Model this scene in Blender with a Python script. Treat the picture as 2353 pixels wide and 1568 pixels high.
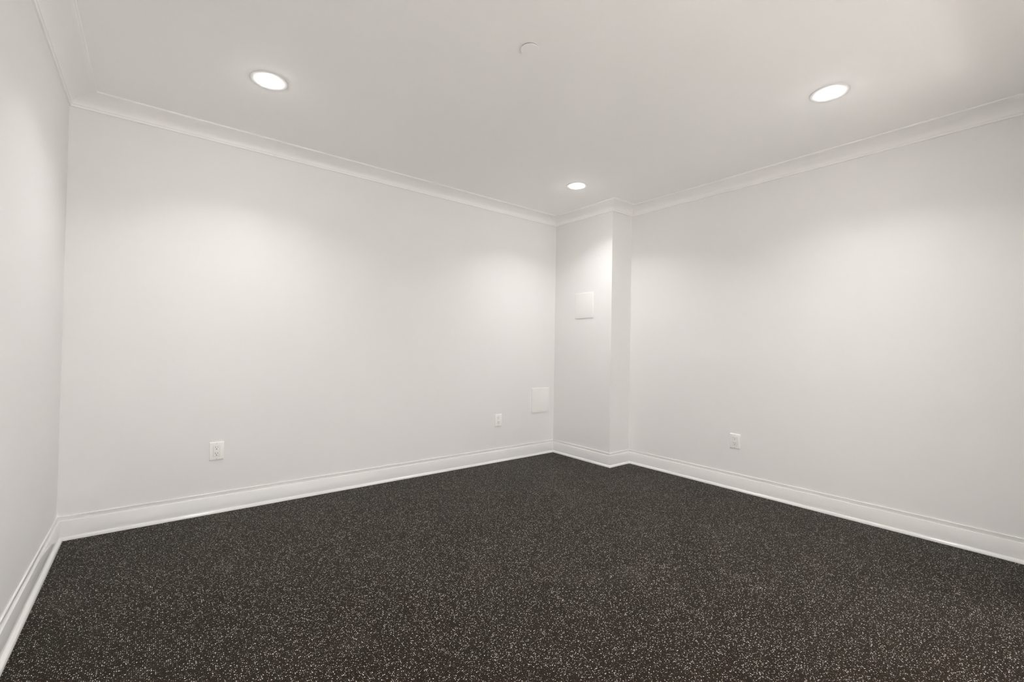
import bpy, bmesh, math, random
from mathutils import Vector, Matrix

for o in list(bpy.data.objects):
    bpy.data.objects.remove(o, do_unlink=True)
scene = bpy.context.scene
COL = scene.collection

# ------------------------------------------------------------------ room sizes (metres)
L = 3.6941      # back wall runs from x = -L to x = 0
D = 0.7493      # corner boxing: depth along y
WB = 0.2872     # corner boxing: width along x, right wall stands at x = WB
YF = -3.52      # inner face of the wall behind the photographer
H = 2.44        # ceiling height
T = 0.12        # wall thickness
DX0, DX1, DH = -3.60, -0.40, 2.20   # made-up cased opening behind the camera, widened to let fill light through
HALL = -7.3     # far wall of the unseen room added behind that opening for its light
WX0, WX1, WZ0, WZ1 = -3.2, -0.2, 0.06, 2.15   # added window in that far wall, unseen, admits fill daylight

# ------------------------------------------------------------------ camera
cam_d = bpy.data.cameras.new('camera')
cam = bpy.data.objects.new('camera', cam_d)
COL.objects.link(cam)
scene.camera = cam
F_PX, YAW, PITCH, ROLL = 1033.81, 0.67184, 0.01446, 0.01665
cam_d.sensor_fit = 'HORIZONTAL'
cam_d.sensor_width = 36.0
cam_d.lens = F_PX / 2353.0 * 36.0
cam_d.clip_start = 0.01
fw = Vector((math.sin(YAW) * math.cos(PITCH), math.cos(YAW) * math.cos(PITCH), math.sin(PITCH)))
rt = Vector((math.cos(YAW), -math.sin(YAW), 0))
up = rt.cross(fw)
r2 = rt * math.cos(ROLL) + up * math.sin(ROLL)
u2 = -rt * math.sin(ROLL) + up * math.cos(ROLL)
M = Matrix((r2, u2, -fw)).transposed().to_4x4()
M.translation = Vector((-3.30281, -3.43268, 1.08488))
cam.matrix_world = M

# ------------------------------------------------------------------ world, exposure
SKY = 1.1                     # overcast daylight used as fill through the added window
world = bpy.data.worlds.new('world')
scene.world = world
world.use_nodes = True
world.node_tree.nodes['Background'].inputs[0].default_value = (0.97, 0.985, 1.0, 1)
world.node_tree.nodes['Background'].inputs[1].default_value = SKY
vs = scene.view_settings
vs.view_transform = 'Standard'
vs.look = 'None'
vs.gamma = 1.0
vs.use_curve_mapping = False
vs.exposure = 0.51
# white rooms need many diffuse bounces
scene.cycles.max_bounces = 16
scene.cycles.diffuse_bounces = 14
scene.cycles.glossy_bounces = 4
LAMP_W = 4.6                 # light of one ceiling lamp
LAMP_SPREAD = math.radians(128)
LAMP_COL = (1.0, 0.983, 0.966)
LENS_E = 54.0
# added sunlight, source unseen, bounced off the pale floor to brighten the ceiling
SUN_W, SUN_EL, SUN_AZ = 112.0, 64.0, 28.0
sd = bpy.data.lights.new('fill_sun', 'SUN')
sd.energy = SUN_W; sd.angle = math.radians(1.0); sd.color = (1.0, 0.99, 0.975)
so = bpy.data.objects.new('fill_sun', sd)
COL.objects.link(so)
so.rotation_euler = (math.radians(90 - SUN_EL), 0, math.radians(SUN_AZ))
# light portal filling the added window opening (adds no light of its own)
pd = bpy.data.lights.new('window_portal', 'AREA')
pd.shape = 'RECTANGLE'; pd.size = WX1 - WX0; pd.size_y = WZ1 - WZ0
pd.cycles.is_portal = True
po = bpy.data.objects.new('window_portal', pd)
COL.objects.link(po)
po.location = ((WX0 + WX1) / 2, HALL - 0.13, (WZ0 + WZ1) / 2)
po.rotation_euler = (math.pi / 2, 0, 0)

# ------------------------------------------------------------------ materials
def principled(name, col, rough=0.5, spec=0.5):
    m = bpy.data.materials.new(name)
    m.use_nodes = True
    b = m.node_tree.nodes['Principled BSDF']
    b.inputs['Base Color'].default_value = (*col, 1)
    b.inputs['Roughness'].default_value = rough
    b.inputs['Specular IOR Level'].default_value = spec
    return m, m.node_tree, b

def paint(name, col, rough, spec, scale, bump, vary=0.012):
    m, nt, b = principled(name, col, rough, spec)
    N = nt.nodes.new
    tc = N('ShaderNodeTexCoord')
    if bump > 0:            # roller stipple
        n1 = N('ShaderNodeTexNoise')
        n1.inputs['Scale'].default_value = scale
        n1.inputs['Detail'].default_value = 0
        nt.links.new(tc.outputs['Object'], n1.inputs['Vector'])
        bp = N('ShaderNodeBump')
        bp.inputs['Strength'].default_value = bump
        bp.inputs['Distance'].default_value = 0.001
        nt.links.new(n1.outputs['Fac'], bp.inputs['Height'])
        nt.links.new(bp.outputs['Normal'], b.inputs['Normal'])
    n2 = N('ShaderNodeTexNoise')
    n2.inputs['Scale'].default_value = 1.3
    n2.inputs['Detail'].default_value = 0
    nt.links.new(tc.outputs['Object'], n2.inputs['Vector'])
    mx = N('ShaderNodeMixRGB')
    mx.inputs[1].default_value = (*[c * (1 - vary) for c in col], 1)
    mx.inputs[2].default_value = (*[min(1, c * (1 + vary)) for c in col], 1)
    nt.links.new(n2.outputs['Fac'], mx.inputs[0])
    nt.links.new(mx.outputs[0], b.inputs['Base Color'])
    return m

M_WALL = paint('wall_paint', (0.853, 0.8455, 0.8415), 0.55, 0.35, 420, 0.0)
M_CEIL = paint('ceiling_paint', (0.966, 0.9585, 0.9525), 0.8, 0.2, 300, 0.0)
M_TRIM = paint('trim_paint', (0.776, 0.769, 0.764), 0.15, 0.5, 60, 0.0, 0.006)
M_CROWN = paint('crown_paint', (0.956, 0.9485, 0.941), 0.4, 0.4, 60, 0.0, 0.004)
M_PLATE = paint('plate_plastic', (0.945, 0.938, 0.925), 0.28, 0.5, 200, 0.0, 0.004)
M_PANEL = paint('panel_plastic', (0.90, 0.894, 0.884), 0.4, 0.4, 300, 0.0, 0.006)
M_PALE = paint('pale_bounce_floor', (0.68, 0.66, 0.63), 0.5, 0.5, 40, 0.05)
M_DARK = principled('socket_dark', (0.02, 0.018, 0.016), 0.6)[0]
M_JOINT = principled('joint_grey', (0.42, 0.40, 0.375), 0.6)[0]
M_SCREW = principled('screw_paint', (0.62, 0.60, 0.57), 0.35)[0]
M_RING = paint('ring_paint', (0.80, 0.795, 0.785), 0.5, 0.4, 200, 0.0, 0.004)
M_GAP = principled('gap_shade', (0.34, 0.325, 0.30), 0.7)[0]  # collar colour darkened to stand for the shade inside the gap

def lens_mat():
    m, nt, b = principled('lamp_lens', (0.9, 0.9, 0.9), 0.5)
    b.inputs['Emission Color'].default_value = (*LAMP_COL, 1)
    b.inputs['Emission Strength'].default_value = LENS_E
    return m
M_LENS = lens_mat()

def rubber():
    m, nt, b = principled('speckled_rubber', (0.02, 0.018, 0.015), 0.5, 0.06)
    N, K = nt.nodes.new, nt.links.new
    tc = N('ShaderNodeTexCoord')
    def math_(op, a, c=None, d=None):
        n = N('ShaderNodeMath'); n.operation = op
        for i, v in enumerate((a, c, d)):
            if v is None: continue
            if isinstance(v, (int, float)): n.inputs[i].default_value = v
            else: K(v, n.inputs[i])
        return n.outputs[0]
    def noise(scale, detail=2, vec=None, out='Fac'):
        n = N('ShaderNodeTexNoise')
        n.inputs['Scale'].default_value = scale
        n.inputs['Detail'].default_value = detail
        K(vec or tc.outputs['Object'], n.inputs['Vector'])
        return n.outputs[out]
    def flecks(scale, warp_scale, warp, offset, lo, hi, soft=0.06):
        wc = noise(warp_scale, 0, out='Color')
        sub = N('ShaderNodeVectorMath'); sub.operation = 'SUBTRACT'
        K(wc, sub.inputs[0]); sub.inputs[1].default_value = (0.5, 0.5, 0.5)
        sc = N('ShaderNodeVectorMath'); sc.operation = 'SCALE'
        K(sub.outputs[0], sc.inputs[0]); sc.inputs['Scale'].default_value = warp
        ad = N('ShaderNodeVectorMath'); ad.operation = 'ADD'
        K(tc.outputs['Object'], ad.inputs[0]); K(sc.outputs[0], ad.inputs[1])
        of = N('ShaderNodeVectorMath'); of.operation = 'ADD'
        K(ad.outputs[0], of.inputs[0]); of.inputs[1].default_value = offset
        v = N('ShaderNodeTexVoronoi'); v.voronoi_dimensions = '2D'; v.feature = 'F1'
        v.inputs['Scale'].default_value = scale
        K(of.outputs[0], v.inputs['Vector'])
        sep = N('ShaderNodeSeparateColor'); K(v.outputs['Color'], sep.inputs[0])
        thr = N('ShaderNodeMapRange')
        thr.inputs['From Min'].default_value = 0; thr.inputs['From Max'].default_value = 1
        thr.inputs['To Min'].default_value = lo; thr.inputs['To Max'].default_value = hi
        K(sep.outputs[0], thr.inputs['Value'])
        d = math_('SUBTRACT', thr.outputs[0], v.outputs['Distance'])
        mk = N('ShaderNodeMapRange')
        mk.inputs['From Min'].default_value = 0; mk.inputs['From Max'].default_value = soft
        K(d, mk.inputs['Value'])
        return mk.outputs[0], sep.outputs[1]
    fa, ra = flecks(178, 480, 0.0042, (3.1, 1.7, 0), -0.26, 0.31)
    fb, rb = flecks(320, 800, 0.0026, (7.3, 5.9, 0), -0.34, 0.24)
    # black crumb rubber with slightly browner and greyer patches
    base = N('ShaderNodeMixRGB')
    base.inputs[1].default_value = (0.0085, 0.0055, 0.0030, 1)
    base.inputs[2].default_value = (0.0155, 0.0105, 0.0062, 1)
    K(noise(420, 0), base.inputs[0])
    # scuffs of dust
    sm = N('ShaderNodeMapRange')
    sm.inputs['From Min'].default_value = 0.62; sm.inputs['From Max'].default_value = 0.80
    sm.inputs['To Max'].default_value = 0.07
    K(noise(3.2, 4), sm.inputs['Value'])
    dust = N('ShaderNodeMixRGB'); K(sm.outputs[0], dust.inputs[0]); K(base.outputs[0], dust.inputs[1])
    dust.inputs[2].default_value = (0.30, 0.27, 0.23, 1)
    def fcol(r, dark, light):
        c = N('ShaderNodeMixRGB'); K(r, c.inputs[0])
        c.inputs[1].default_value = (*dark, 1); c.inputs[2].default_value = (*light, 1)
        return c.outputs[0]
    m1 = N('ShaderNodeMixRGB'); K(fb, m1.inputs[0]); K(dust.outputs[0], m1.inputs[1])
    K(fcol(rb, (0.14, 0.12, 0.10), (0.45, 0.41, 0.36)), m1.inputs[2])
    m2 = N('ShaderNodeMixRGB'); K(fa, m2.inputs[0]); K(m1.outputs[0], m2.inputs[1])
    K(fcol(ra, (0.42, 0.385, 0.335), (0.98, 0.94, 0.87)), m2.inputs[2])
    K(m2.outputs[0], b.inputs['Base Color'])
    rr = N('ShaderNodeMapRange')
    rr.inputs['To Min'].default_value = 0.42; rr.inputs['To Max'].default_value = 0.58
    K(noise(2.0, 1), rr.inputs['Value']); K(rr.outputs[0], b.inputs['Roughness'])
    bp = N('ShaderNodeBump'); bp.inputs['Strength'].default_value = 0.25
    bp.inputs['Distance'].default_value = 0.0008
    K(noise(300, 0), bp.inputs['Height']); K(bp.outputs[0], b.inputs['Normal'])
    return m
M_FLOOR = rubber()

# ------------------------------------------------------------------ mesh helpers
def link(name, me, mat, parent=None):
    me.name = name
    o = bpy.data.objects.new(name, me)
    if mat: me.materials.append(mat)
    COL.objects.link(o)
    if parent: o.parent = parent
    return o

def from_bm(name, bm, mat, parent=None, smooth=False):
    bmesh.ops.recalc_face_normals(bm, faces=bm.faces)
    me = bpy.data.meshes.new(name)
    if smooth:
        for f in bm.faces: f.smooth = True
    bm.to_mesh(me); bm.free()
    return link(name, me, mat, parent)

def add_box(bm, x0, x1, y0, y1, z0, z1):
    v = [bm.verts.new((x, y, z)) for x in (x0, x1) for y in (y0, y1) for z in (z0, z1)]
    for f in ((0, 1, 3, 2), (4, 6, 7, 5), (0, 4, 5, 1), (2, 3, 7, 6), (0, 2, 6, 4), (1, 5, 7, 3)):
        bm.faces.new([v[i] for i in f])
    return v

def structure(o):
    o['kind'] = 'structure'
    return o

def box_struct(name, mat, *boxes):
    bm = bmesh.new()
    for b in boxes: add_box(bm, *b)
    return structure(from_bm(name, bm, mat))

def sharp(o, deg=35):
    me = o.data
    for p in me.polygons: p.use_smooth = True
    me.set_sharp_from_angle(angle=math.radians(deg))
    return o

def lathe(name, prof, mat, parent=None, seg=64, close=False):
    """prof: list of (r, z); revolved about z. r = 0 points become poles."""
    bm = bmesh.new()
    rings = []
    for r, z in prof:
        if r <= 1e-9: rings.append([bm.verts.new((0, 0, z))])
        else: rings.append([bm.verts.new((r * math.cos(2 * math.pi * i / seg), r * math.sin(2 * math.pi * i / seg), z)) for i in range(seg)])
    pairs = list(zip(rings[:-1], rings[1:]))
    if close: pairs.append((rings[-1], rings[0]))
    for a, c in pairs:
        for i in range(seg):
            j = (i + 1) % seg
            if len(a) == 1 and len(c) == 1: continue
            if len(a) == 1: bm.faces.new((a[0], c[i], c[j]))
            elif len(c) == 1: bm.faces.new((a[i], c[0], a[j]))
            else: bm.faces.new((a[i], c[i], c[j], a[j]))
    return sharp(from_bm(name, bm, mat, parent))

def rounded_plate(name, w, h, t, bev, rad, mat, parent=None, base=0.0, inset_edge=0.0):
    """plate in the local XZ plane, standing out along +Y from base to base + t; bevelled rim."""
    def ring(hw, hh, r, y):
        pts = []
        for cx, cz, a0 in ((hw - r, hh - r, 0), (-hw + r, hh - r, 90), (-hw + r, -hh + r, 180), (hw - r, -hh + r, 270)):
            for k in range(5):
                a = math.radians(a0 + 22.5 * k)
                pts.append((cx + r * math.cos(a), y, cz + r * math.sin(a)))
        return pts
    bm = bmesh.new()
    lv = [ring(w / 2, h / 2, rad, base), ring(w / 2, h / 2, rad, base + max(t - bev, t * 0.15))]
    for k in (0.35, 0.7, 1.0):
        i = bev * (1 - math.cos(k * math.pi / 2)) * (inset_edge / bev if inset_edge else 1)
        y = base + max(t - bev, t * 0.15) + (t - max(t - bev, t * 0.15)) * math.sin(k * math.pi / 2)
        lv.append(ring(w / 2 - i, h / 2 - i, max(rad - i * 0.5, 0.0005), y))
    vs_ = [[bm.verts.new(p) for p in r] for r in lv]
    n = len(vs_[0])
    for a, c in zip(vs_[:-1], vs_[1:]):
        for i in range(n):
            j = (i + 1) % n
            bm.faces.new((a[i], a[j], c[j], c[i]))
    bm.faces.new(vs_[0]); bm.faces.new(vs_[-1])
    return sharp(from_bm(name, bm, mat, parent), 40)

def run(name, path, prof, mat, i, closed=False, parent=None):
    """moulding along segment i of a floor-plan path; inward is to the right of travel; mitred ends."""
    n = len(path)
    def d(k):
        a = Vector(path[k % n]); b = Vector(path[(k + 1) % n])
        return (b - a).normalized()
    def nrm(t): return Vector((t.y, -t.x))
    def miter(k):
        ok0 = closed or k > 0
        ok1 = closed or k < n - 1
        n0 = nrm(d(k - 1)) if ok0 else None
        n1 = nrm(d(k)) if ok1 else None
        if n0 is None: return n1
        if n1 is None: return n0
        return (n0 + n1) / (1 + n0.dot(n1))
    bm = bmesh.new()
    ends = []
    for k in (i, i + 1):
        p = Vector(path[k % n]); m = miter(k % n)
        ends.append([bm.verts.new((p.x + m.x * o, p.y + m.y * o, z)) for o, z in prof])
    c = len(prof)
    for j in range(c):
        q = (j + 1) % c
        bm.faces.new((ends[0][j], ends[0][q], ends[1][q], ends[1][j]))
    bm.faces.new(ends[0]); bm.faces.new(ends[1])
    return sharp(from_bm(name, bm, mat, parent), 40)

def empty(name, loc, rz=0.0, rx=0.0):
    e = bpy.data.objects.new(name, None)
    e.empty_display_size = 0.05
    COL.objects.link(e)
    e.location = loc
    e.rotation_euler = (rx, 0, rz)
    return e

def tag(o, label, cat, group=None):
    o['label'] = label; o['category'] = cat
    if group: o['group'] = group
    return o

# ------------------------------------------------------------------ shell of the room
box_struct('floor', M_FLOOR, (-L - T, WB + T, YF - T / 2, T, -0.1, 0.0))
box_struct('floor_hall', M_PALE, (-L - T, WB + T, HALL - T, YF - T / 2, -0.1, 0.0))  # unseen pale floor, added to bounce light up to the ceiling
box_struct('ceiling', M_CEIL, (-L - T, WB + T, HALL - T, T, H, H + 0.1))
box_struct('wall_left', M_WALL, (-L - T, -L, HALL - T, T, 0, H))
box_struct('wall_back', M_WALL, (-L, WB + T, 0, T, 0, H))
box_struct('wall_corner', M_WALL, (0, WB, -D, 0, 0, H))
box_struct('wall_right', M_WALL, (WB, WB + T, HALL - T, 0, 0, H))
box_struct('wall_front', M_WALL, (-L, DX0, YF - T, YF, 0, H), (DX1, WB, YF - T, YF, 0, H), (DX0, DX1, YF - T, YF, DH, H))
box_struct('wall_hall', M_WALL, (-L, WX0, HALL - T, HALL, 0, H), (WX1, WB, HALL - T, HALL, 0, H),
           (WX0, WX1, HALL - T, HALL, 0, WZ0), (WX0, WX1, HALL - T, HALL, WZ1, H))
box_struct('added_window_1', M_TRIM, (WX0, WX0 + 0.05, HALL - 0.09, HALL - 0.04, WZ0, WZ1), (WX1 - 0.05, WX1, HALL - 0.09, HALL - 0.04, WZ0, WZ1),  # frame of the added window
           (WX0 + 0.05, WX1 - 0.05, HALL - 0.09, HALL - 0.04, WZ0, WZ0 + 0.05), (WX0 + 0.05, WX1 - 0.05, HALL - 0.09, HALL - 0.04, WZ1 - 0.05, WZ1),
           (-1.825, -1.775, HALL - 0.09, HALL - 0.04, WZ0 + 0.05, WZ1 - 0.05))

PATH = [(-L, YF), (-L, 0), (0, 0), (0, -D), (WB, -D), (WB, YF)]
SIDES = ['left', 'back', 'corner_side', 'corner_front', 'right', 'front']

# skirting: stepped cap on a flat board, quarter-round shoe on the floor
BASE = [(0, 0.0), (0.0135, 0.0), (0.0135, 0.1032), (0.0130, 0.1040), (0.0072, 0.1042), (0.0068, 0.1060),
        (0.0066, 0.118), (0.0062, 0.1264), (0.0056, 0.127), (0, 0.127)]
SHOE = [(0.0135, 0.0)] + [(0.0135 + 0.0155 * math.cos(a), 0.0005 + 0.0185 * math.sin(a)) for a in [math.radians(x) for x in (0, 12, 24, 36, 48, 60, 72, 82, 90)]]
bpath = [(DX0 - 0.06, YF)] + PATH + [(DX1 + 0.06, YF)]
bs = ['front'] + SIDES[:5] + ['entry']
for i, s in enumerate(bs):
    b = structure(run('baseboard_' + s, bpath, BASE, M_TRIM, i))
    run('shoe_moulding', bpath, SHOE, M_TRIM, i, parent=b)

# crown: small fillet on the wall, cove, flat lip on the ceiling
CROWN = [(0, H), (0, H - 0.0732), (0.0075, H - 0.0732), (0.0095, H - 0.071), (0.0095, H - 0.061), (0.0125, H - 0.0600)]
for k in range(1, 11):
    a = math.radians(90 * k / 10)
    CROWN.append((0.0125 + 0.0945 * (1 - math.cos(a)) , H - 0.0600 + 0.0515 * math.sin(a)))
CROWN += [(0.1085, H - 0.0075), (0.1165, H - 0.0075), (0.1190, H - 0.0050), (0.1190, H)]
for i in range(6):
    structure(run('trim_%d' % (i + 1), PATH, CROWN, M_CROWN, i, closed=True))

# casing round the made-up opening behind the camera
def casing():
    bm = bmesh.new()
    for x0, x1, z0, z1 in ((DX0 - 0.06, DX0, 0, DH + 0.02), (DX1, DX1 + 0.06, 0, DH + 0.02), (DX0, DX1, DH, DH + 0.02)):
        add_box(bm, x0, x1, YF, YF + 0.016, z0, z1)
    for x0, x1, z0, z1 in ((DX0, DX0 + 0.015, 0, DH), (DX1 - 0.015, DX1, 0, DH), (DX0 + 0.015, DX1 - 0.015, DH - 0.015, DH)):
        add_box(bm, x0, x1, YF - T, YF, z0, z1)
    return structure(from_bm('added_casing_1', bm, M_TRIM))
casing()

# ------------------------------------------------------------------ ceiling lamps
RING = [(0.0485, 0.0), (0.0485, -0.0030), (0.050, -0.0034), (0.072, -0.0034), (0.084, -0.0032), (0.0868, -0.0029), (0.088, -0.0022), (0.0885, -0.0012), (0.0885, 0.0)]
LENS = [(0.0, -0.0160), (0.012, -0.0156), (0.024, -0.0145), (0.034, -0.0125), (0.042, -0.0098), (0.0465, -0.0066), (0.0480, -0.0036), (0.0480, 0.0)]
def lamp_parts(t):
    lathe('trim_ring', RING, M_RING, t)
    lathe('lens', LENS, M_LENS, t)
    ld = bpy.data.lights.new('lamp_light', 'AREA')
    ld.shape = 'DISK'; ld.size = 0.09
    ld.energy = LAMP_W; ld.color = LAMP_COL; ld.spread = LAMP_SPREAD
    lo = bpy.data.objects.new('lamp_light', ld)
    COL.objects.link(lo); lo.parent = t
    lo.location = (0, 0, -0.0170)
LX0, LX1, LY0, LY1, LY2 = -2.868, -0.576, -0.838, -2.628, -4.418
proto = None
for (x, y, lab) in ((LX0, LY0, 'lit round recessed ceiling light near the left corner of the room'),
                    (LX1, LY0, 'small lit round recessed ceiling light beside the boxed-in corner'),
                    (LX1, LY1, 'lit round recessed ceiling light nearest the right wall'),
                    (LX0, LY1, 'lit round recessed ceiling light above the opening end of the room'),
                    (LX0, LY2, 'added unseen ceiling light just behind the opening, left'),  # this lamp and the next are out of view, added for fill
                    (LX1, LY2, 'added unseen ceiling light just behind the opening, right')):
    e = tag(empty('recessed_light', (x, y, H)), lab, 'ceiling light', 'recessed ceiling lights')
    if proto is None:
        lamp_parts(e); proto = e
    else:
        for ch in list(proto.children):
            c = ch.copy(); COL.objects.link(c); c.parent = e

# flat round sprinkler cover, held a little below the ceiling
e = tag(empty('sprinkler_cover', (-2.004, -1.894, H)), 'small flat white disc on the ceiling between the lights', 'sprinkler cover')
lathe('collar', [(0.0, 0.0), (0.0375, 0.0), (0.0375, -0.0075), (0.0, -0.0075)], M_GAP, e)
lathe('cover_disc', [(0.0, -0.0070), (0.0405, -0.0070), (0.0410, -0.0074), (0.0410, -0.0084), (0.0400, -0.0092), (0.0, -0.0096)], M_CEIL, e)

# ------------------------------------------------------------------ wall outlets
def slot_mesh(w, h):
    bm = bmesh.new(); add_box(bm, -w / 2, w / 2, -0.001, 0.0004, -h / 2, h / 2)
    bmesh.ops.recalc_face_normals(bm, faces=bm.faces)
    me = bpy.data.meshes.new('slot'); bm.to_mesh(me); bm.free(); me.materials.append(M_DARK)
    return me
def disc_mesh(name, r, mat, seg=16, t=0.0004):
    bm = bmesh.new()
    a = [bm.verts.new((r * math.cos(2 * math.pi * i / seg), -0.001, r * math.sin(2 * math.pi * i / seg))) for i in range(seg)]
    c = [bm.verts.new((r * math.cos(2 * math.pi * i / seg), t, r * math.sin(2 * math.pi * i / seg))) for i in range(seg)]
    for i in range(seg):
        j = (i + 1) % seg
        bm.faces.new((a[i], a[j], c[j], c[i]))
    bm.faces.new(a); bm.faces.new(c)
    bmesh.ops.recalc_face_normals(bm, faces=bm.faces)
    me = bpy.data.meshes.new(name); bm.to_mesh(me); bm.free(); me.materials.append(mat)
    return me
SL_A, SL_B = slot_mesh(0.0022, 0.0082), slot_mesh(0.0022, 0.0066)
GROUND, SCREW = disc_mesh('ground_hole', 0.0027, M_DARK), disc_mesh('screw', 0.0026, M_SCREW)

def put(name, me, parent, x, y, z):
    o = bpy.data.objects.new(name, me); COL.objects.link(o); o.parent = parent; o.location = (x, y, z)
    return o

def outlet(loc, rz, lab):
    e = tag(empty('wall_outlet', loc, rz), lab, 'outlet', 'wall outlets above the baseboard')
    rounded_plate('cover_plate', 0.079, 0.1145, 0.0065, 0.0045, 0.003, M_PLATE, e)
    # thin dark joint round the receptacle, then the receptacle itself
    rounded_plate('joint', 0.0352, 0.0692, 0.0008, 0.0002, 0.002, M_JOINT, e, base=0.0060)
    r = rounded_plate('receptacle', 0.0335, 0.0675, 0.0016, 0.0006, 0.0015, M_PLATE, e, base=0.0060)
    for zc in (0.0195, -0.0195):
        put('slot', SL_A, r, 0.0063, 0.0076, zc + 0.0060)
        put('slot', SL_B, r, -0.0063, 0.0076, zc + 0.0060)
        put('ground_hole', GROUND, r, 0, 0.0076, zc - 0.0060)
    for zc in (0.0484, -0.0484):
        put('screw', SCREW, e, 0, 0.0065, zc)
    return e
PI = math.pi
outlet((-2.975, 0, 0.3915), PI, 'white wall outlet with dark slots, nearest the left corner of the room')
outlet((-0.726, 0, 0.3905), PI, 'small white wall outlet beside the square blank panel near the corner')
outlet((WB, -1.757, 0.3785), PI / 2, 'white wall outlet low on the right-hand wall')

# ------------------------------------------------------------------ square access panels
def panel(loc, rz, w, h, lab):
    e = tag(empty('access_panel', loc, rz), lab, 'access panel', 'blank white access panels')
    rounded_plate('frame', w, h, 0.0070, 0.0015, 0.002, M_PANEL, e)
    rounded_plate('door', w - 0.030, h - 0.030, 0.0010, 0.0006, 0.002, M_PANEL, e, base=0.0065)
    return e
panel((-0.1905, 0, 0.5515), PI, 0.235, 0.246, 'square white access panel low on the wall beside the corner')
panel((0, -0.4125, 1.5075), PI / 2, 0.235, 0.243, 'square white access panel high on the boxed-in corner')

# ------------------------------------------------------------------ crumb on the floor
bm = bmesh.new()
bmesh.ops.create_icosphere(bm, subdivisions=2, radius=1.0)
rnd = random.Random(5)
for v in bm.verts:
    k = 1 + rnd.uniform(-0.22, 0.22)
    v.co = Vector((v.co.x * 0.0065 * k, v.co.y * 0.0045 * k, max(v.co.z, -0.6) * 0.003 * k))
zmin = min(v.co.z for v in bm.verts)
for v in bm.verts: v.co.z -= zmin
crumb = from_bm('floor_crumb', bm, M_DARK)
crumb.location = (-2.34248, -1.86555, 0)
crumb.rotation_euler = (0, 0, 0.6)
tag(crumb, 'tiny black crumb lying on the speckled floor', 'crumb')
